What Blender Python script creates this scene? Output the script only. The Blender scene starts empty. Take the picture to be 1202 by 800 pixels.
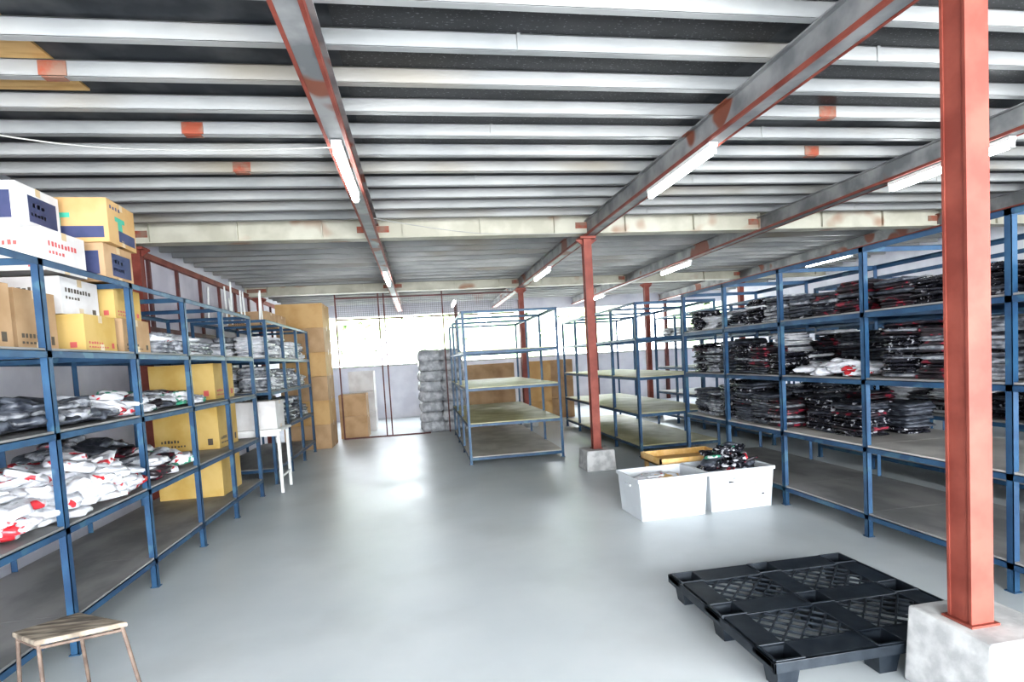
import bpy, math, random
from mathutils import Matrix, Vector
random.seed(7)
S=bpy.context.scene
# ------------------------------------------------------------ materials
MATS={}
def mat(name,c1,c2=None,scale=6.0,rough=0.6,metal=0.0,lo=0.4,hi=0.6,bump=0.0,detail=4,stretch=(1,1,1),coat=0,emit=None,es=0,c3=None,s3=2.0,lo3=.6,hi3=.63,rvar=0,d3=2):
    m=bpy.data.materials.new(name);m.use_nodes=True
    n=m.node_tree.nodes;l=m.node_tree.links;b=n['Principled BSDF']
    b.inputs['Roughness'].default_value=rough;b.inputs['Metallic'].default_value=metal
    b.inputs['Coat Weight'].default_value=coat
    tc=n.new('ShaderNodeTexCoord');mp=n.new('ShaderNodeMapping');mp.inputs['Scale'].default_value=stretch
    l.new(tc.outputs['Object'],mp.inputs['Vector'])
    nz=n.new('ShaderNodeTexNoise');nz.inputs['Scale'].default_value=scale;nz.inputs['Detail'].default_value=detail
    l.new(mp.outputs[0],nz.inputs['Vector'])
    cr=n.new('ShaderNodeValToRGB');e=cr.color_ramp.elements
    e[0].position=lo;e[1].position=hi
    if c2 is None:c2=tuple(min(1,x*1.12) for x in c1);
    e[0].color=(*c1,1);e[1].color=(*c2,1)
    l.new(nz.outputs['Fac'],cr.inputs['Fac']);out=cr.outputs['Color']
    if c3:
        n3=n.new('ShaderNodeTexNoise');n3.inputs['Scale'].default_value=s3;n3.inputs['Detail'].default_value=d3
        l.new(mp.outputs[0],n3.inputs['Vector'])
        r3=n.new('ShaderNodeValToRGB');r3.color_ramp.elements[0].position=lo3;r3.color_ramp.elements[1].position=hi3
        l.new(n3.outputs['Fac'],r3.inputs['Fac'])
        mx=n.new('ShaderNodeMixRGB');mx.inputs['Color2'].default_value=(*c3,1)
        l.new(r3.outputs['Color'],mx.inputs['Fac']);l.new(out,mx.inputs['Color1']);out=mx.outputs['Color']
    l.new(out,b.inputs['Base Color'])
    if rvar:
        mr=n.new('ShaderNodeMapRange');mr.inputs['To Min'].default_value=rough-rvar;mr.inputs['To Max'].default_value=rough+rvar
        mr.inputs['From Min'].default_value=.3;mr.inputs['From Max'].default_value=.7
        l.new(nz.outputs['Fac'],mr.inputs['Value']);l.new(mr.outputs[0],b.inputs['Roughness'])
    if bump:
        bp=n.new('ShaderNodeBump');bp.inputs['Strength'].default_value=bump;bp.inputs['Distance'].default_value=.02
        l.new(nz.outputs['Fac'],bp.inputs['Height']);l.new(bp.outputs[0],b.inputs['Normal'])
    if emit:
        b.inputs['Emission Color'].default_value=(*emit,1);b.inputs['Emission Strength'].default_value=es
    MATS[name]=m;return m
M=mat
floor_m=M('concrete_floor_paint',(.53,.57,.58),(.64,.67,.67),scale=1.2,rough=.37,rvar=.05,lo=.25,hi=.75,detail=9,c3=(.47,.49,.48),s3=1.1,lo3=.5,hi3=.95,d3=9)
ground_m=M('outdoor_ground',(.7,.7,.66),(.8,.8,.75),rough=.9)
wall_m=M('whitewashed_wall',(.58,.58,.64),(.70,.70,.75),scale=1.5,rough=.85,bump=.1)
panel_m=M('lilac_wall_panel',(.48,.46,.52),(.58,.56,.61),scale=2,rough=.8)
red_m=M('red_oxide_steel',(.19,.04,.026),(.26,.066,.044),scale=5,rough=.6,bump=.05)
redd_m=M('dark_red_steel',(.09,.03,.028),(.14,.045,.04),scale=5,rough=.6)
patch_m=M('red_primer_patch',(.30,.07,.035),(.25,.15,.11),scale=9,rough=.6)
grey_m=M('grey_steel_beam',(.17,.175,.18),(.32,.32,.315),scale=3,rough=.5,metal=.1,c3=(.22,.075,.045),s3=1.7,lo3=.62,hi3=.66)
cream_m=M('cream_steel_beam',(.42,.40,.32),(.54,.52,.43),scale=2.5,rough=.55,c3=(.34,.19,.12),s3=1.6,lo3=.62,hi3=.7)
purlin_m=M('galvanised_purlin',(.25,.26,.26),(.46,.46,.445),scale=1.6,rough=.5,metal=.1,lo=.3,hi=.65,detail=6,stretch=(.5,1,1),c3=(.3,.27,.22),s3=1.2,lo3=.55,hi3=.75)
deck_m=M('grey_roof_deck',(.025,.029,.035),(.085,.088,.092),scale=2.5,rough=.7)
black_m=M('black_film_plywood',(.008,.009,.011),(.02,.02,.023),scale=3,rough=.45,c3=(.13,.13,.14),s3=38,lo3=.64,hi3=.66,stretch=(1,2.2,1))
ply_m=M('yellow_plywood',(.46,.28,.10),(.58,.38,.16),scale=3,rough=.6,stretch=(1,8,1))
blue_m=M('blue_painted_steel',(.018,.056,.12),(.03,.09,.17),scale=5,rough=.45,c3=(.05,.12,.18),s3=4)
board_m=M('grey_shelf_board',(.20,.20,.195),(.32,.31,.30),scale=3,rough=.6,bump=.05,stretch=(1,.5,1),detail=7)
boardw_m=M('pale_shelf_board',(.42,.40,.37),(.54,.52,.48),scale=3,rough=.6,detail=7)
olive_m=M('olive_shelf_board',(.46,.43,.24),(.60,.57,.38),scale=3,rough=.55)
conc_m=M('rough_concrete',(.40,.40,.39),(.58,.58,.56),scale=9,rough=.9,bump=.3,detail=8)
pal_m=M('black_recycled_plastic',(.012,.017,.024),(.025,.032,.04),scale=14,rough=.38,bump=.08)
bin_m=M('milky_plastic',(.60,.63,.65),(.70,.73,.75),scale=2,rough=.3)
card_m=M('brown_cardboard',(.38,.245,.13),(.46,.31,.18),scale=4,rough=.8)
cardy_m=M('yellow_cardboard',(.50,.33,.09),(.58,.41,.15),scale=3,rough=.75)
cardo_m=M('orange_cardboard',(.46,.28,.11),(.54,.35,.16),scale=3,rough=.75)
cardl_m=M('pale_cardboard',(.48,.37,.24),(.56,.45,.31),scale=4,rough=.8)
cardw_m=M('white_cardboard',(.56,.54,.53),(.66,.65,.64),scale=4,rough=.7)
tape_m=M('parcel_tape',(.52,.40,.24),(.58,.46,.30),rough=.3)
ink_m=M('navy_ink',(.03,.045,.11),(.05,.06,.14),rough=.6)
inkg_m=M('green_ink',(.05,.33,.22),(.06,.4,.28),rough=.6)
inkr_m=M('red_ink',(.5,.08,.08),(.55,.12,.11),rough=.6)
inkk_m=M('black_ink',(.07,.055,.04),(.1,.08,.06),rough=.6)
wht_m=M('white_enamel',(.70,.70,.68),(.8,.8,.78),rough=.4)
wood_m=M('worn_stool_wood',(.20,.16,.12),(.36,.31,.24),scale=7,rough=.75,stretch=(1,6,1),bump=.1,c3=(.11,.09,.07),s3=5,lo3=.48,hi3=.62)
rust_m=M('rusty_metal',(.10,.07,.055),(.18,.13,.1),scale=15,rough=.7)
wire_m=M('grey_cable',(.3,.3,.28),rough=.6)
tube_m=M('fluorescent_glow',(1,1,1),rough=.5,emit=(.93,.98,1),es=18)
cw=M('white_polybag_cloth',(.62,.63,.66),(.78,.79,.81),scale=14,rough=.25,bump=.4,c3=(.55,.04,.05),s3=8,lo3=.58,hi3=.61)
cw2=M('plain_white_cloth',(.56,.57,.60),(.76,.76,.78),scale=14,rough=.3,bump=.4)
cg=M('grey_polybag_cloth',(.14,.15,.17),(.38,.39,.41),scale=16,rough=.25,bump=.4)
cdk=M('charcoal_cloth',(.03,.034,.045),(.10,.11,.13),scale=18,rough=.35,bump=.4)
ck=M('black_polybag_cloth',(.006,.006,.010),(.028,.028,.036),scale=16,rough=.2,bump=.4,c3=(.4,.4,.42),s3=22,lo3=.60,hi3=.64)
cr_=M('dark_red_cloth',(.015,.012,.016),(.04,.03,.035),scale=14,rough=.3,c3=(.26,.025,.045),s3=15,lo3=.57,hi3=.61)
cgn=M('green_cloth',(.04,.22,.14),(.06,.32,.2),scale=14,rough=.5,c3=(.7,.7,.7),s3=12,lo3=.5,hi3=.55)
cyl=M('yellow_cloth',(.65,.40,.12),(.75,.50,.22),scale=14,rough=.5)
bale_m=M('woven_bale_plastic',(.32,.33,.35),(.52,.53,.55),scale=10,rough=.45,bump=.4)
leaf_m=M('tree_foliage',(.45,.60,.33),(.72,.8,.6),scale=4,rough=.8,bump=.5)
bark_m=M('tree_bark',(.35,.3,.25),rough=.9)
# ------------------------------------------------------------ mesh builder
class B:
    def __init__(s,name,origin=(0,0,0)):
        s.name=name;s.v=[];s.f=[];s.mi=[];s.sm=[];s.mats=[];s.o=Vector(origin)
    def m(s,mt):
        if mt not in s.mats:s.mats.append(mt)
        return s.mats.index(mt)
    def add(s,vs,fs,mt,smooth=False):
        k=len(s.v);i=s.m(mt)
        s.v+= [Vector(v) for v in vs]
        for f in fs:
            s.f.append([k+a for a in f]);s.mi.append(i);s.sm.append(smooth)
    def box(s,x0,x1,y0,y1,z0,z1,mt,T=None):
        vs=[Vector((x,y,z)) for z in (z0,z1) for y in (y0,y1) for x in (x0,x1)]
        if T is not None:vs=[T@v for v in vs]
        s.add(vs,[(0,2,3,1),(4,5,7,6),(0,1,5,4),(2,6,7,3),(0,4,6,2),(1,3,7,5)],mt)
    def taper(s,cx,cy,z0,z1,w0,d0,w1,d1,mt,T=None,open_top=False,cap=True):
        vs=[]
        for z,w,d in((z0,w0,d0),(z1,w1,d1)):
            vs+=[Vector((cx-w/2,cy-d/2,z)),Vector((cx+w/2,cy-d/2,z)),Vector((cx+w/2,cy+d/2,z)),Vector((cx-w/2,cy+d/2,z))]
        if T is not None:vs=[T@v for v in vs]
        fs=[(0,1,5,4),(1,2,6,5),(2,3,7,6),(3,0,4,7),(3,2,1,0)]
        if not open_top:fs.append((4,5,6,7))
        s.add(vs,fs,mt)
    def rod(s,a,b,r,mt,n=8,smooth=True):
        a=Vector(a);b=Vector(b);d=(b-a).normalized();u=d.orthogonal().normalized();w=d.cross(u)
        vs=[]
        for p in(a,b):
            for i in range(n):
                t=2*math.pi*i/n;vs.append(p+u*r*math.cos(t)+w*r*math.sin(t))
        s.add(vs,[(i,(i+1)%n,n+(i+1)%n,n+i) for i in range(n)],mt,smooth)
        s.add(vs[:n],[list(range(n))[::-1]],mt);s.add(vs[n:],[list(range(n))],mt)
    def bar(s,a,b,w,h,mt):
        a=Vector(a);b=Vector(b);d=b-a;L=d.length;d.normalize()
        up=Vector((0,0,1)) if abs(d.z)<.9 else Vector((0,1,0))
        x=d.cross(up).normalized();z=x.cross(d)
        T=Matrix.Translation(a)@Matrix((( x.x,d.x,z.x,0),(x.y,d.y,z.y,0),(x.z,d.z,z.z,0),(0,0,0,1)))
        s.box(-w/2,w/2,0,L,-h/2,h/2,mt,T)
    def pillow(s,cx,cy,z,w,d,h,mt,rot=0,tx=0,ty=0,j=.12,n=14,p=.45):
        vs=[];T=Matrix.Translation((cx,cy,z))@Matrix.Rotation(rot,4,'Z')@Matrix.Rotation(tx,4,'X')@Matrix.Rotation(ty,4,'Y')
        lv=[(0.02,.86),(.22,.99),(.55,1.0),(.85,.93),(1.0,.76),(1.02,.4)]
        for hz,sc in lv:
            for i in range(n):
                t=2*math.pi*(i+.5)/n;c=math.cos(t);q=math.sin(t)
                x=math.copysign(abs(c)**p,c)*w/2*sc;y=math.copysign(abs(q)**p,q)*d/2*sc
                k=1+random.uniform(-j,j)*.35
                zz=h*hz+(random.uniform(-j,j)*h*.9 if hz>.1 else 0)
                vs.append(T@Vector((x*k,y*k,max(0,zz))))
        vs.append(T@Vector((0,0,h*(1+random.uniform(-j,j)))))
        fs=[]
        for r in range(len(lv)-1):
            for i in range(n):fs.append((r*n+i,r*n+(i+1)%n,(r+1)*n+(i+1)%n,(r+1)*n+i))
        k=(len(lv)-1)*n
        for i in range(n):fs.append((k+i,k+(i+1)%n,len(lv)*n))
        fs.append(tuple(range(n))[::-1])
        s.add(vs,fs,mt,True)
    def done(s,parent=None,bevel=0):
        me=bpy.data.meshes.new(s.name)
        me.from_pydata([v-s.o for v in s.v],[],s.f);
        for mt in s.mats:me.materials.append(mt)
        me.polygons.foreach_set('material_index',s.mi);me.polygons.foreach_set('use_smooth',s.sm)
        me.update()
        o=bpy.data.objects.new(s.name,me);S.collection.objects.link(o);o.location=s.o
        if parent:o.parent=parent
        if bevel:
            bm=o.modifiers.new('bevel','BEVEL');bm.width=bevel;bm.segments=2;bm.limit_method='ANGLE'
        return o
# ------------------------------------------------------------ room shell
XL,XR,YB=-3.55,10.2,17.4
b=B('floor');b.box(XL-.1,XR+.1,-5,YB+.1,-.1,0,floor_m);b.done()
b=B('outdoor_ground');b.box(-40,50,YB+.1,60,-.12,-.02,ground_m);b.done()
b=B('wall_left');b.box(XL-.15,XL,-5,YB,0,3.5,wall_m);b.done()
b=B('wall_left_upper_panels')
b.box(XL,XL+.02,2,16.5,2.3,3.2,panel_m)
for i in range(17):
    y=2+i*.9;b.box(XL+.02,XL+.06,y,y+.05,2.25,3.22,redd_m)
b.box(XL+.02,XL+.08,2,16.5,3.2,3.28,red_m);b.box(XL+.02,XL+.06,2,16.5,2.24,2.3,redd_m)
b.done()
b=B('wall_right');b.box(XR,XR+.15,-5,YB,0,3.5,wall_m);b.done()
b=B('wall_back')
b.box(XL,XR,YB,YB+.15,0,1.58,wall_m);b.box(XL,XR,YB,YB+.15,3.1,3.5,wall_m)
b.box(XL,XR,YB-.02,YB+.17,1.58,1.63,conc_m);b.done()
b=B('trim_back_posts')
for x in(-3.3,1.2,3.2,5.6,8):b.box(x-.05,x+.05,YB-.12,YB-.02,0,3.4,redd_m)
b.done()
b=B('ceiling')
b.box(XL-.1,XR+.1,-5,YB+.15,3.515,3.6,deck_m)
def dk(x0,x1,y0,y1,mt):b.box(x0,x1,y0,y1,3.5,3.515,mt)
dk(-.35,2.3,.5,5.2,black_m);dk(2.5,4.85,.5,4.4,black_m);dk(5,7.5,.5,3.6,black_m)
dk(-3.5,-2.0,2.4,4.15,ply_m)
b.done()
# purlins
ys=[-1.28+.42*i for i in range(44)]
b=B('ceiling_purlins')
for i,y in enumerate(ys):
    if abs(y-7.5)<.1 or y>17.2:continue
    b.box(XL,XR,y,y+.006,3.402,3.5,purlin_m)
    b.box(XL,XR,y,y+.05,3.40,3.406,purlin_m)
    b.box(XL,XR,y,y+.05,3.494,3.499,purlin_m)
    b.box(XL,XR,y+.046,y+.05,3.406,3.417,purlin_m)
for x,k in((-2.0,12),(-2.3,10),(-1.55,14),(-1.45,16),(3.4,13),(4.25,12),(3.9,15),(6.5,13),(5.6,10)):
    y=ys[k];b.box(x-.075,x+.075,y-.006,y,3.405,3.49,patch_m);b.box(x-.06,x+.06,y-.006,y+.05,3.394,3.40,patch_m)
for k in(9,11,14,17,20,23):
    for x in(.7,3.1,6.2):
        y=ys[k];b.box(x-.01,x+.01,y-.008,y,3.40,3.5,purlin_m)
b.done()
def beam(name,x,w=.15,y0=-5,y1=YB):
    b=B(name)
    b.box(x-.02,x+.02,y0,y1,3.21,3.39,grey_m)           # web
    b.box(x-w/2+.02,x+w/2-.02,y0,y1,3.2,3.212,grey_m)
    b.box(x-w/2,x+w/2,y0,y1,3.385,3.397,grey_m)
    for sx in(-1,1):
        a=x+sx*(w/2-.01);b.box(a-.011,a+.011,y0,y1,3.196,3.222,red_m)
        c=x+sx*(w/2-.04);b.box(c-.006,c+.006,y0,y1,3.212,3.385,grey_m if x>1 else red_m)
    return b.done()
for x in(-.47,2.4,4.95,7.9):beam('ceiling_beam',x)
b=B('cross_beam')
for y in(7.5,12.8):
    b.box(XL,XR,y-.06,y+.06,3.24,3.5,cream_m);b.box(XL,XR,y-.1,y+.1,3.225,3.24,cream_m)
    for x in(-3.3,-.47,2.4,4.95,7.9):b.box(x-.2,x+.2,y-.066,y-.06,3.3,3.38,patch_m)
    for i in range(14):
        x=-3.1+i;b.box(x,x+.012,y-.1,y-.06,3.24,3.5,cream_m)
b.done()
# columns
def column(x,y,bh,bw,ox=0,w=.055):
    e=bpy.data.objects.new('steel_column',None);S.collection.objects.link(e);e.location=(x,y,0)
    b=B('shaft',(0,0,0))
    b.box(-w,w,-w,-w+.012,bh,3.2,red_m);b.box(-w,w,w-.012,w,bh,3.2,red_m)
    b.box(-w+.006,-w+.018,-w+.012,w-.012,bh,3.2,red_m);b.box(w-.018,w-.006,-w+.012,w-.012,bh,3.2,red_m)
    b.box(-.07,.07,-.07,.07,bh,bh+.01,red_m);b.box(-.11,.11,-.1,.1,3.16,3.19,red_m)
    for sx in(-1,1):
        b.add([(sx*w,-.01,3.16),(sx*(w+.1),-.01,3.16),(sx*w,-.01,3.08),(sx*w,.01,3.16),(sx*(w+.1),.01,3.16),(sx*w,.01,3.08)],[(0,1,2),(5,4,3),(0,3,4,1),(1,4,5,2),(2,5,3,0)],red_m)
    b.done(e)
    if bh>.05:
        b=B('concrete_plinth');b.taper(ox,0,0,bh,bw,bw,bw-.03,bw-.03,conc_m);b.done(e,bevel=.012)
column(2.27,2.02,.36,.42,.075);column(2.36,7.5,.28,.42);column(2.4,12.8,.28,.42)
column(5.45,12.8,.28,.42);column(7.9,12.8,.28,.42)
column(-3.28,7.5,.02,.3);column(-3.28,12.8,.02,.3)
# ------------------------------------------------------------ racks
LV=[.22,.76,1.32,1.80]
def rack(name,x0,x1,yp,levels,top,bm=board_m,boards=None,mids=(),rail=.04):
    b=B(name,( (x0+x1)/2,yp[0],0));t=.042;h=.004
    for y in yp:
        for x,sx in((x0,1),(x1,-1))+tuple((q,1) for q in mids):
            xa,xb=sorted((x,x+sx*t));b.box(xa,xb,y-t/2,y-t/2+h,0,top,blue_m)
            xa,xb=sorted((x,x+sx*h));b.box(xa,xb,y-t/2,y+t/2,0,top,blue_m)
            xa,xb=sorted((x-.01*sx,x+.05*sx));b.box(xa,xb,y-.03,y+.03,0,.006,blue_m)
        for z in list(levels)+[top]:
            b.box(x0,x1,y-.015,y-.011,z-rail,z,blue_m);b.box(x0,x1,y-.015,y+.02,z-.004,z,blue_m)
    for z in list(levels)+[top]:
        for x,sx in((x0,1),(x1,-1)):
            xa,xb=sorted((x,x+sx*.004));b.box(xa,xb,yp[0],yp[-1],z-rail,z,blue_m)
            xa,xb=sorted((x,x+sx*rail));b.box(xa,xb,yp[0],yp[-1],z-.004,z,blue_m)
    for i in range(len(yp)-1):
        for k,z in enumerate(levels):
            if boards and not boards(i,k):continue
            mt=bm(i,k) if callable(bm) else bm
            b.box(x0+.008,x1-.008,yp[i]+.012,yp[i+1]+.008,z+.0005,z+.014,mt)
    return b.done()
rack('steel_shelving_rack',-3.08,-2.1,[2.64,3.64,4.66,5.64,6.63,7.66],LV,2.33)
rack('steel_shelving_rack',-3.08,-2.1,[8.42,9.4,10.4,11.4],LV,2.35)
rack('steel_shelving_rack',3.47,4.55,[.8,1.8,2.83,3.95,4.99,6.0,7.0],[.18,.73,1.27,1.80],2.31,bm=lambda i,k:boardw_m if k==1 else board_m)
rack('steel_shelving_rack',5.35,6.4,[1.9,2.93,3.95,4.99,6.0,6.9],[.18,.73,1.27,1.80],2.31)
rack('steel_shelving_rack',3.2,4.5,[8.0,9.1,10.2,11.3,12.3],[.16,.65,1.2,1.8],2.33,bm=olive_m,boards=lambda i,k:k<3)
rack('steel_shelving_rack',5.4,6.6,[8.0,9.1,10.2,11.3,12.3],[.16,.65,1.2,1.8],2.33,bm=board_m)
rack('steel_shelving_rack',7.4,8.5,[8.2,9.3,10.4,11.5],[.16,.65,1.2,1.8],2.4,bm=board_m)
rack('steel_shelving_rack',8.5,9.6,[2.5,3.6,4.7,5.8,6.9],[.16,.65,1.2,1.8],2.4,bm=board_m)
rack('steel_shelving_rack',.67,2.17,[8.6,9.85,11.1,12.3],[.1,.62,1.17,1.74],2.36,bm=lambda i,k:boardw_m if k==0 else olive_m,boards=lambda i,k:not(k==3 and i>0))
# ------------------------------------------------------------ clothing piles
def pile(name,x0,x1,y0,y1,z,hmax,mts,iw=.26,idp=.3,ih=.03,hmin=.4,jit=.07,rows=None):
    b=B(name,(x0,y0,z));z0=z+.015
    nx=rows or max(1,int((x1-x0)/iw));ny=max(1,int((y1-y0)/idp))
    for ix in range(nx):
        for iy in range(ny):
            cx=x0+(ix+.5)*(x1-x0)/nx;cy=y0+(iy+.5)*(y1-y0)/ny
            H=hmax*random.uniform(hmin,1);zz=z0;base=random.choice(mts);lean=random.uniform(-.03,.03)
            while zz-z0<H:
                hh=ih*random.uniform(.7,1.4)
                mt=base if random.random()<.6 else random.choice(mts)
                b.pillow(cx+random.uniform(-.35,.35)*jit,cy+lean*(zz-z0)/.4+random.uniform(-.35,.35)*jit,zz,min(iw*1.02,(x1-x0)/nx*1.04)*random.uniform(.88,1),(y1-y0)/ny*random.uniform(.90,1.08),hh,mt,rot=random.uniform(-jit,jit)*1.7,tx=random.uniform(-.04,.04),ty=random.uniform(-.04,.04),p=.22,n=12,j=.2)
                zz+=hh*.85
    return b.done()
def heap(name,x0,x1,y0,y1,z,hmax,mts,n,s=.26,h=.07,flat=1):
    b=B(name,(x0,y0,z))
    for i in range(n):
        u=random.random();v=random.random();lay=i/n
        sx=s*random.uniform(.8,1.2)
        cx=x0+s/2+(x1-x0-s)*u;cy=y0+s/2+(y1-y0-s)*v
        c=1-.6*abs(2*u-1)**2*.5-.4*abs(2*v-1)**3
        b.pillow(cx,cy,z+.015+(hmax-h)*lay*c,sx,sx*1.25,h*random.uniform(.7,1.2),random.choice(mts),rot=random.uniform(0,3.1),tx=random.uniform(-.2,.2)*lay*flat,ty=random.uniform(-.2,.2)*lay*flat,j=.25,p=.5)
    return b.done()
kw=dict(s=.2,h=.045,flat=1.6)
heap('bagged_clothes_heap',-3.0,-2.12,2.7,3.6,1.32,.2,[cdk,cg,cdk,cg,cw2],95,**kw)
heap('bagged_clothes_heap',-2.9,-2.12,3.5,4.4,1.32,.2,[cdk,cg,cdk],100,**kw)
heap('bagged_clothes_heap',-2.9,-2.12,4.25,4.9,1.32,.17,[cw2,cg,cw],60,**kw)
heap('bagged_clothes_heap',-2.9,-2.15,4.8,6.2,1.32,.16,[cw2,cw,cr_,cgn,cw2,cdk,cg],110,**kw)
kw['h']=.05
heap('bagged_clothes_heap',-3.0,-2.14,3.0,3.9,.76,.24,[cw,cw,cw,cw2],120,**kw)
heap('bagged_clothes_heap',-2.75,-2.06,3.65,4.6,.76,.36,[cw,cw,cw2],190,**kw)
heap('bagged_clothes_heap',-2.9,-2.12,4.65,5.9,.76,.22,[cw,cw2,cgn,cr_,cg],110,**kw)
heap('bagged_clothes_heap',-3.0,-2.4,4.0,5.6,.76,.42,[cdk,cg,cr_],70,**kw)
pile('folded_clothes_stack',-2.95,-2.15,5.25,6.5,1.80,.16,[cw2,cw,cg],iw=.38,ih=.04)
pile('folded_clothes_stack',-3.0,-2.15,8.5,11.3,1.80,.3,[cw2,cw2,cg],iw=.4,ih=.05)
pile('folded_clothes_stack',-3.0,-2.15,8.5,11.3,1.32,.32,[cw2,cg,cw2],iw=.4,ih=.05)
pile('folded_clothes_stack',-3.0,-2.15,8.5,11.3,.76,.36,[cw2,cg,cdk],iw=.4,ih=.05)
DK=[ck,ck,cdk,cr_,ck,cg,cdk]
pile('folded_clothes_stack',3.52,4.45,1.0,2.75,1.80,.2,[cw2,cg,cr_,cgn],iw=.3)
pile('folded_clothes_stack',3.52,4.45,2.88,3.9,1.80,.22,[ck,ck,cr_,cdk],iw=.3,hmin=.7)
pile('folded_clothes_stack',3.52,4.45,4.0,4.95,1.80,.26,[ck,cg,cr_,cdk],iw=.3,hmin=.6)
pile('folded_clothes_stack',3.52,4.45,5.05,6.9,1.80,.24,[cg,cw2,ck,cdk],iw=.3)
pile('folded_clothes_stack',3.55,4.45,1.0,2.75,1.27,.44,DK,iw=.3,hmin=.7)
pile('folded_clothes_stack',3.55,4.45,2.9,3.9,1.27,.4,[cg,cg,ck,cg,cdk,cr_],iw=.3,hmin=.7)
heap('bagged_clothes_heap',3.50,3.98,4.05,4.95,1.27,.14,[cw2,cw2,cw],60,s=.2,h=.04)
pile('folded_clothes_stack',4.0,4.45,4.05,4.95,1.27,.42,DK,iw=.3,hmin=.7)
pile('folded_clothes_stack',3.55,4.45,5.05,6.9,1.27,.4,DK+[cw2],iw=.3,hmin=.5)
pile('folded_clothes_stack',3.6,4.45,4.2,4.95,.73,.4,[ck,ck,cr_,cdk],iw=.3,hmin=.6)
pile('folded_clothes_stack',3.55,4.45,5.05,6.9,.73,.46,DK+[cg],iw=.3,hmin=.5)
pile('folded_clothes_stack',4.0,4.45,1.0,1.75,.73,.3,DK,iw=.3)
for z in(.73,1.27,1.8):
    pile('folded_clothes_stack',5.4,6.35,2.0,6.8,z,.36,DK+[cw2],iw=.32,hmin=.5)
pile('folded_clothes_stack',5.45,6.5,8.1,12.2,1.8,.25,[cw2,cg,cdk],iw=.35,ih=.05)
pile('folded_clothes_stack',8.6,9.5,2.6,6.8,1.2,.4,[cw2,cg,ck],iw=.4,ih=.05)
pile('folded_clothes_stack',8.6,9.5,2.6,6.8,1.8,.3,[cw2,cg,ck],iw=.4,ih=.05)
# ------------------------------------------------------------ cartons
def carton(name,x0,x1,y0,y1,z0,z1,mt=card_m,ink=None,rot=0,style=0,tape=tape_m):
    cx,cy=(x0+x1)/2,(y0+y1)/2;w,d,h=x1-x0,y1-y0,z1-z0
    b=B(name,(0,0,0));e=.0015
    b.box(-w/2,w/2,-d/2,d/2,0,h,mt)
    b.box(-w/2-e,w/2+e,-.025,.025,h-.05,h+e,tape);b.box(-w/2-e,w/2+e,-.025,.025,-0.0,.05,tape)
    b.box(-w/2,w/2,-.002,.002,h,h+.003,inkk_m)
    if ink:
        for face in(0,1):
            L=w if face==0 else d
            def q(a0,a1,c0,c1,i=ink):
                a0,a1=a0*L-L/2,a1*L-L/2;c0*=h;c1*=h
                if face==0:b.box(a0,a1,-d/2-e,-d/2,c0,c1,i)
                else:b.box(w/2,w/2+e,a0,a1,c0,c1,i)
            def word(a,c,n,hh,i=ink):
                for k in range(n):
                    s_=.022/L if n>4 else .03/L
                    q(a+k*s_*1.5,a+k*s_*1.5+s_*random.uniform(.7,1.1),c,c+hh*random.choice((.8,1,1)),i)
            if style==0:
                word(.1,.2,6,.07);word(.1,.1,8,.04);q(.82,.9,.1,.25)
            elif style==1:
                q(.35,.95,.10,.36);q(.35,.5,.36,.55,inkg_m);q(.25,.6,.55,.66,inkg_m);word(.1,.8,4,.08)
            elif style==2:
                q(.25,.92,.2,.8);word(.35,.55,3,.1,cardw_m);word(.3,.35,5,.08,cardw_m)
            else:
                word(.12,.6,9,.12);word(.12,.42,5,.08);q(.8,.9,.08,.22)
    o=b.done(bevel=.004);o.location=(cx,cy,z0);o.rotation_euler[2]=rot
    return o
z=1.816
C=lambda *a,**k:carton('cardboard_carton',*a,**k)
# nearest column (y 2.7-3.3)
C(-3.04,-2.66,2.72,3.2,z,z+.42,card_m,inkk_m)
C(-3.04,-2.70,2.75,3.2,z+.425,z+.8,cardl_m,inkr_m,style=3)
C(-2.62,-2.22,3.05,3.55,z,z+.36,card_m,inkk_m)
# second (y 3.68-4.1)
C(-3.05,-2.62,3.70,4.12,z,z+.42,cardl_m)
C(-3.05,-2.70,3.70,4.10,z+.54,z+.84,card_m,inkk_m,style=3)
C(-3.05,-2.70,3.70,4.10,z+.843,z+1.15,card_m)
C(-2.58,-2.28,3.68,4.05,z,z+.36,card_m,inkk_m)
# third (y 4.16-4.62)
C(-2.72,-2.2,4.18,4.6,z,z+.25,cardy_m,inkr_m,rot=.03)
C(-2.74,-2.3,4.16,4.6,z+.253,z+.5,cardw_m,inkk_m,style=3)
C(-2.86,-2.36,4.16,4.6,z+.54,z+.82,cardw_m,inkr_m,style=3,rot=-.04)
C(-2.96,-2.5,4.16,4.6,z+.823,z+1.12,cardw_m,ink_m,style=2)
# fourth (y 4.7-5.15)
C(-2.66,-2.2,4.70,5.12,z,z+.26,card_m,inkk_m)
C(-2.68,-2.24,4.70,5.1,z+.263,z+.5,cardy_m,inkr_m)
C(-2.74,-2.28,4.70,5.12,z+.54,z+.83,card_m,ink_m,style=2)
C(-2.86,-2.24,4.68,5.14,z+.833,z+1.16,cardo_m,ink_m,style=1,rot=.05)
# yellow tall cartons in rack
carton('yellow_appliance_carton',-2.95,-2.28,6.75,7.4,.236,.70,cardy_m)
carton('yellow_appliance_carton',-2.95,-2.28,6.75,7.4,.776,1.26,cardy_m,inkk_m)
carton('yellow_appliance_carton',-2.95,-2.28,6.75,7.4,1.336,1.74,cardy_m,inkr_m)
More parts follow.
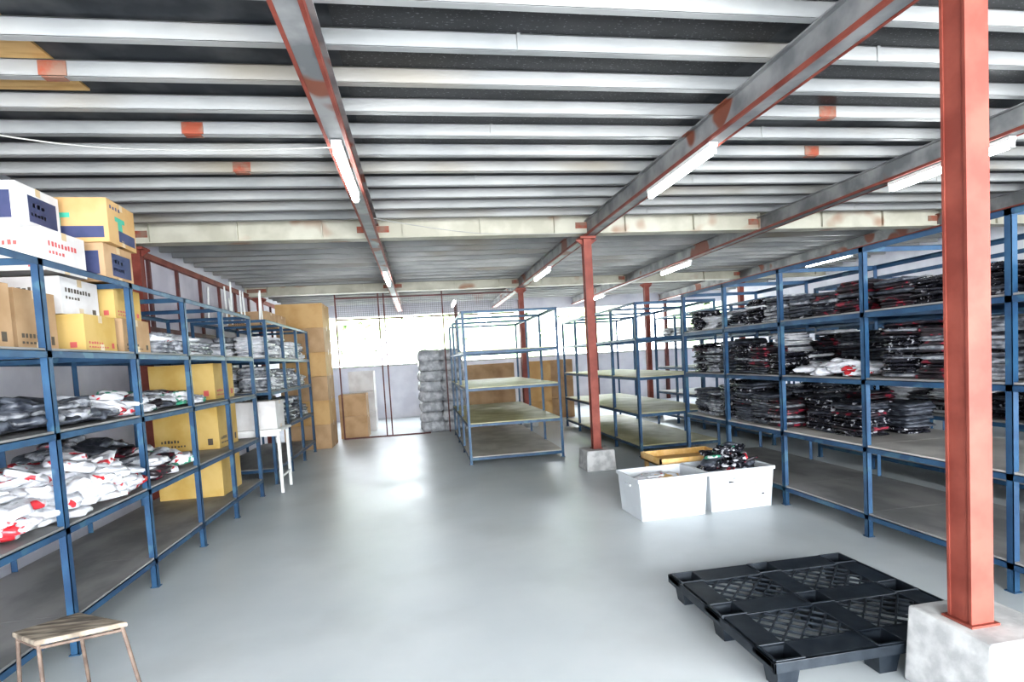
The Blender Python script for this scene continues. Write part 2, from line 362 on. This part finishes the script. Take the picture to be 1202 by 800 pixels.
# far carton stacks
zz=0.0
for i in range(6):
    C(-2.75+.01*(i%2),-1.85,11.75,12.6,zz,zz+.485,cardo_m if i%2 else card_m);zz+=.488
for (x,y,n,mt) in((-1.55,13.4,2,card_m),(-1.45,14.6,3,cardw_m),(1.4,13.6,3,card_m),(2.0,14.0,3,card_m),(2.9,13.9,3,cardo_m),(3.6,14.4,3,card_m)):
    for k in range(n):C(x-.3,x+.3,y-.3,y+.3,k*.5,k*.5+.495,mt)
for i in range(2):
    C(-3.0,-2.4,9.7+i*.75,10.3+i*.75,2.365,2.6,card_m,inkk_m)
# bales
b=B('wrapped_bale_stack',(0.45,13.5,0))
for k in range(8):
    for ix in range(2):
        for iy in range(2):
            b.pillow(.22+ix*.52+random.uniform(-.03,.03),13.3+iy*.55,k*.235,.55,.55,.25,bale_m,rot=random.uniform(-.05,.05),j=.12,p=.35)
b.done()
b=B('white_pipe_bundle')
for i in range(8):
    x=-2.95+.1*i;y=8.46+random.uniform(0,.8);b.rod((x,y,2.36),(x+random.uniform(-.03,.03),y,2.85+random.uniform(-.1,.12)),.013,wht_m)
b.done()
# ------------------------------------------------------------ white table + box
e=bpy.data.objects.new('white_work_table',None);S.collection.objects.link(e)
b=B('tabletop');b.box(-3.0,-1.85,7.76,8.34,.82,.85,wht_m);b.done(e)
b=B('legs')
for x in(-2.96,-1.9):
    for y in(7.8,8.29):b.box(x-.018,x+.018,y-.018,y+.018,0,.82,wht_m)
b.box(-1.91,-1.89,7.8,8.29,.2,.23,wht_m);b.box(-2.96,-1.9,7.79,7.81,.76,.82,wht_m);b.box(-2.97,-2.95,7.8,8.29,.2,.23,wht_m);b.done(e)
carton('white_carton',-2.5,-1.92,7.85,8.28,.851,1.22,cardw_m)
# ------------------------------------------------------------ partition/gate
b=B('mesh_partition_gate')
Y=12.95
for x in(-1.75,-.82,-.7,.6):b.box(x-.014,x+.014,Y-.015,Y+.015,0,3.22,redd_m)
b.box(-1.75,.16,Y-.02,Y+.02,0,.03,redd_m)
b.box(-1.75,2.25,Y-.015,Y+.015,2.65,2.68,redd_m);b.box(-1.75,2.25,Y-.015,Y+.015,3.12,3.15,redd_m)
for i in range(90):
    x=-1.73+i*.044;b.box(x-.003,x+.003,Y-.003,Y+.003,2.68,3.12,grey_m)
for i in range(10):
    z_=2.7+i*.044;b.box(-1.75,2.25,Y-.003,Y+.003,z_-.003,z_+.003,grey_m)
b.done()
# ------------------------------------------------------------ storage bins
def bin_(name,x0,x1,y0,y1,h,rot):
    e=bpy.data.objects.new(name,None);S.collection.objects.link(e);e.location=((x0+x1)/2,(y0+y1)/2,0);e.rotation_euler[2]=rot
    w,d=x1-x0,y1-y0;b=B('tub');t=.006
    k=.93
    vs=[]
    for z_,s_ in((0,k),(h,1),(h,1-.03),(.01,k-.03)):
        for sx,sy in((-1,-1),(1,-1),(1,1),(-1,1)):vs.append((sx*w/2*s_,sy*d/2*s_,z_))
    fs=[]
    for r in range(3):
        for i in range(4):fs.append((r*4+i,r*4+(i+1)%4,r*4+4+(i+1)%4,r*4+4+i))
    fs+=[(3,2,1,0),(12,13,14,15)];b.add(vs,fs,bin_m)
    for y_ in(-d/2-.012,d/2):b.box(-w/2-.012,w/2+.012,y_,y_+.012,h-.03,h+.004,bin_m)
    for x_ in(-w/2-.012,w/2):b.box(x_,x_+.012,-d/2,d/2,h-.03,h+.004,bin_m)
    b.box(-.09,.09,-d/2-.016,-d/2,h-.1,h-.075,bin_m);b.box(-w/2-.016,-w/2,-.07,.07,h-.1,h-.075,bin_m)
    b.done(e,bevel=.004)
    return e
bin_('plastic_storage_bin',1.93,2.63,4.93,5.45,.40,.04)
bin_('plastic_storage_bin',2.66,3.36,4.98,5.5,.40,.04)
heap('clothes_in_bin',2.0,2.58,5.0,5.4,.1,.33,[cw2,cw,cyl],26,s=.22)
heap('clothes_in_bin',2.72,3.32,5.02,5.46,.1,.5,[cdk,ck,cgn,cw,cr_,ink_m,cdk,ck],150,s=.16,h=.035,flat=2)
b=B('yellow_wooden_tray',(2.5,5.6,0))
b.box(2.45,3.25,5.58,6.12,.36,.375,ply_m)
for a in((2.45,3.25,5.58,5.6),(2.45,3.25,6.10,6.12),(2.45,2.47,5.58,6.12),(3.23,3.25,5.58,6.12)):b.box(*a,.36,.44,cyl)
for x in(2.5,3.2):
    for y in(5.62,6.07):b.box(x-.02,x+.02,y-.02,y+.02,0,.36,ply_m)
b.done()
# ------------------------------------------------------------ pallet
def pallet(cx,cy,rot,w=1.24,d=1.1,h=.155):
    b=B('plastic_pallet');T=Matrix.Identity(4);t0=h-.03
    fx=[-w/2+.09,0,w/2-.09];fy=[-d/2+.085,0,d/2-.085];fs=.13
    # feet cups
    for X in fx:
        for Yy in fy:
            b.taper(X,Yy,0,h-.005,fs*.72,fs*.72,fs,fs,pal_m,open_top=True)
            # inner wall
            vs=[]
            for z_,s_ in((h-.005,fs-.012),(.012,fs*.72-.012)):
                vs+=[(X-s_/2,Yy-s_/2,z_),(X+s_/2,Yy-s_/2,z_),(X+s_/2,Yy+s_/2,z_),(X-s_/2,Yy+s_/2,z_)]
            b.add(vs,[(0,1,5,4),(1,2,6,5),(2,3,7,6),(3,0,4,7),(4,5,6,7)],pal_m)
    # deck = frame bars around cups
    def bx(x0,x1,y0,y1,z0=t0,z1=h):b.box(x0,x1,y0,y1,z0,z1,pal_m)
    for Yy in fy:
        for(a,c)in((-w/2,fx[0]-fs/2),(fx[0]+fs/2,fx[1]-fs/2),(fx[1]+fs/2,fx[2]-fs/2),(fx[2]+fs/2,w/2)):
            bx(a,c,Yy-fs/2,Yy+fs/2)
        bx(-w/2,w/2,Yy-fs/2-.018,Yy-fs/2);bx(-w/2,w/2,Yy+fs/2,Yy+fs/2+.018)
    for X in fx:
        for(a,c)in((fy[0]+fs/2,fy[1]-fs/2),(fy[1]+fs/2,fy[2]-fs/2)):bx(X-fs/2,X+fs/2,a,c)
    bx(-w/2,w/2,-d/2,-d/2+.012,t0-.02);bx(-w/2,w/2,d/2-.012,d/2,t0-.02);bx(-w/2,-w/2+.012,-d/2,d/2,t0-.02);bx(w/2-.012,w/2,-d/2,d/2,t0-.02)
    # raised rim bumps
    for X in fx:
        for Yy in fy:
            for a in((X-fs/2-.01,X+fs/2+.01,Yy-fs/2-.012,Yy-fs/2),(X-fs/2-.01,X+fs/2+.01,Yy+fs/2,Yy+fs/2+.012),(X-fs/2-.012,X-fs/2,Yy-fs/2,Yy+fs/2),(X+fs/2,X+fs/2+.012,Yy-fs/2,Yy+fs/2)):
                bx(a[0],a[1],a[2],a[3],h-.004,h+.006)
    # lattice quadrants
    for qx in(0,1):
        for qy in(0,1):
            x0,x1=fx[qx]+fs/2,fx[qx+1]-fs/2;y0,y1=fy[qy]+fs/2+.018,fy[qy+1]-fs/2-.018
            W,D_=x1-x0,y1-y0;st=.1
            for sgn in(1,-1):
                k=-D_
                while k<W:
                    # line x = k + t , y=t (0..D)
                    ta=max(0,-k);tb=min(D_,W-k)
                    if tb-ta>.02:
                        xa,xb=k+ta,k+tb;ya,yb=ta,tb
                        if sgn<0:ya,yb=D_-ya,D_-yb
                        b.bar((x0+xa,y0+ya,h-.010),(x0+xb,y0+yb,h-.010),.010,.014,pal_m)
                    k+=st
    o=b.done(bevel=.002);o.location=(cx,cy,0);o.rotation_euler[2]=rot
pallet(2.11,2.80,0)
# ------------------------------------------------------------ stool
e=bpy.data.objects.new('wooden_stool',None);S.collection.objects.link(e)
b=B('seat');pts=[(-1.98,2.94),(-1.80,2.80),(-1.46,2.90),(-1.78,3.10)]
vs=[(x,y,z_) for z_ in(.425,.45) for x,y in pts]
b.add(vs,[(3,2,1,0),(4,5,6,7)]+[(i,(i+1)%4,4+(i+1)%4,4+i) for i in range(4)],wood_m);b.done(e,bevel=.006)
b=B('legs')
feet=[(-2.0,2.97),(-1.78,2.8),(-1.42,2.92),(-1.82,3.2)]
for (x,y),(X,Yy) in zip(pts,feet):
    x=x*.9+-1.75*.1;y=y*.9+2.97*.1;b.rod((x,y,.425),(X,Yy,0),.009,rust_m)
cs=[(x*.9-.175,y*.9+.297,.41) for x,y in pts]
for i in range(4):b.rod(cs[i],cs[(i+1)%4],.008,rust_m)
b.done(e)
b=B('leaning_wooden_stick');b.bar((-1.72,2.62,.01),(-2.14,2.9,.52),.03,.02,wood_m);b.done()
# ------------------------------------------------------------ lights
def tube(x,y,z=3.125,L=1.22):
    e=bpy.data.objects.new('fluorescent_tube_light',None);S.collection.objects.link(e);e.location=(x,y,z)
    b=B('housing');b.box(-.035,.035,-L/2,L/2,.032,.066,wht_m);b.box(-.02,.02,-L/2-.005,-L/2+.025,-.03,.04,wht_m);b.box(-.02,.02,L/2-.025,L/2+.005,-.03,.04,wht_m);b.done(e)
    b=B('glass_tube');b.rod((0,-L/2+.02,0),(0,L/2-.02,0),.03,tube_m,n=12);b.done(e)  # emissive tube modelled extra thick, its bloom put into the shape
for x,y in((-.47,4.75),(2.37,4.75),(4.95,4.6),(7.9,4.7),(-.47,10.4),(2.38,10.4),(4.95,10.2),(7.9,9.8),(-.47,-.5),(2.4,-.5),(4.95,15),(1,15)):
    tube(x,y)
def cable(name,pts,r=.005):
    cu=bpy.data.curves.new(name,'CURVE');cu.dimensions='3D';cu.bevel_depth=r
    sp=cu.splines.new('NURBS');sp.points.add(len(pts)-1)
    for p,q in zip(sp.points,pts):p.co=(*q,1)
    sp.use_endpoint_u=True;sp.order_u=3
    o=bpy.data.objects.new(name,cu);S.collection.objects.link(o);cu.materials.append(wire_m)
cable('hanging_cable',[(-3.4,3.6,3.25),(-2.4,3.9,3.08),(-1.4,4.2,3.12),(-.5,4.3,3.2)])
cable('hanging_cable',[(2.4,7.35,3.22),(1.2,7.1,3.15),(.3,6.9,3.2),(-.4,6.4,3.22)])
# trees
def tree(x,y,s):
    b=B('tree',(x,y,0));b.rod((x,y,-.02),(x,y,2.2*s),.12*s,bark_m)
    for i in range(26):
        a=random.uniform(0,6.28);r=random.uniform(0,1.6)*s
        b.pillow(x+r*math.cos(a),y+r*math.sin(a),(1.3+random.uniform(0,2.6))*s,random.uniform(.8,1.5)*s,random.uniform(.8,1.5)*s,random.uniform(.6,1.1)*s,leaf_m,rot=a,j=.4,p=1)
    b.done()
for x,y,s in((-3,29,1.0),(1.5,33,1.2),(5,28,1.0),(10,32,1.3),(16,30,1.2)):tree(x,y,s)
# ------------------------------------------------------------ world, lights, camera
w=bpy.data.worlds.new('sky');S.world=w;w.use_nodes=True
bg=w.node_tree.nodes['Background'];bg.inputs[0].default_value=(.88,.94,1,1);bg.inputs[1].default_value=7.5
def area(name,loc,rot,sx,sy,p,c=(1,1,1)):
    l=bpy.data.lights.new(name,'AREA');l.shape='RECTANGLE';l.size=sx;l.size_y=sy;l.energy=p;l.color=c
    o=bpy.data.objects.new(name,l);S.collection.objects.link(o);o.location=loc;o.rotation_euler=rot
area('loading_door_daylight',(3,-4.5,1.7),(math.radians(90),0,0),12,3,600,(.97,.98,1))
f,psi,th,rho,cy=[658.6352,0.1604,-0.0565,0.0581,457.7256]
F=Vector((math.sin(psi)*math.cos(th),math.cos(psi)*math.cos(th),math.sin(th)))
R0=Vector((math.cos(psi),-math.sin(psi),0));U0=R0.cross(F)
R=R0*math.cos(rho)-U0*math.sin(rho);U=U0*math.cos(rho)+R0*math.sin(rho)
cam=bpy.data.cameras.new('camera');co=bpy.data.objects.new('camera',cam);S.collection.objects.link(co)
cam.sensor_width=36;cam.lens=f/1202*36;cam.shift_y=(cy-400)/1202;cam.clip_start=.05
m=Matrix.Identity(4)
for i in range(3):
    m[i][0]=R[i];m[i][1]=U[i];m[i][2]=-F[i]
m[0][3],m[1][3],m[2][3]=0,0,1.6
co.matrix_world=m;S.camera=co
S.view_settings.view_transform='Standard';S.view_settings.exposure=0.85
for lk in('Medium High Contrast','Medium Contrast'):
    try:S.view_settings.look=lk;print('look',lk);break
    except Exception as ex:print(ex)
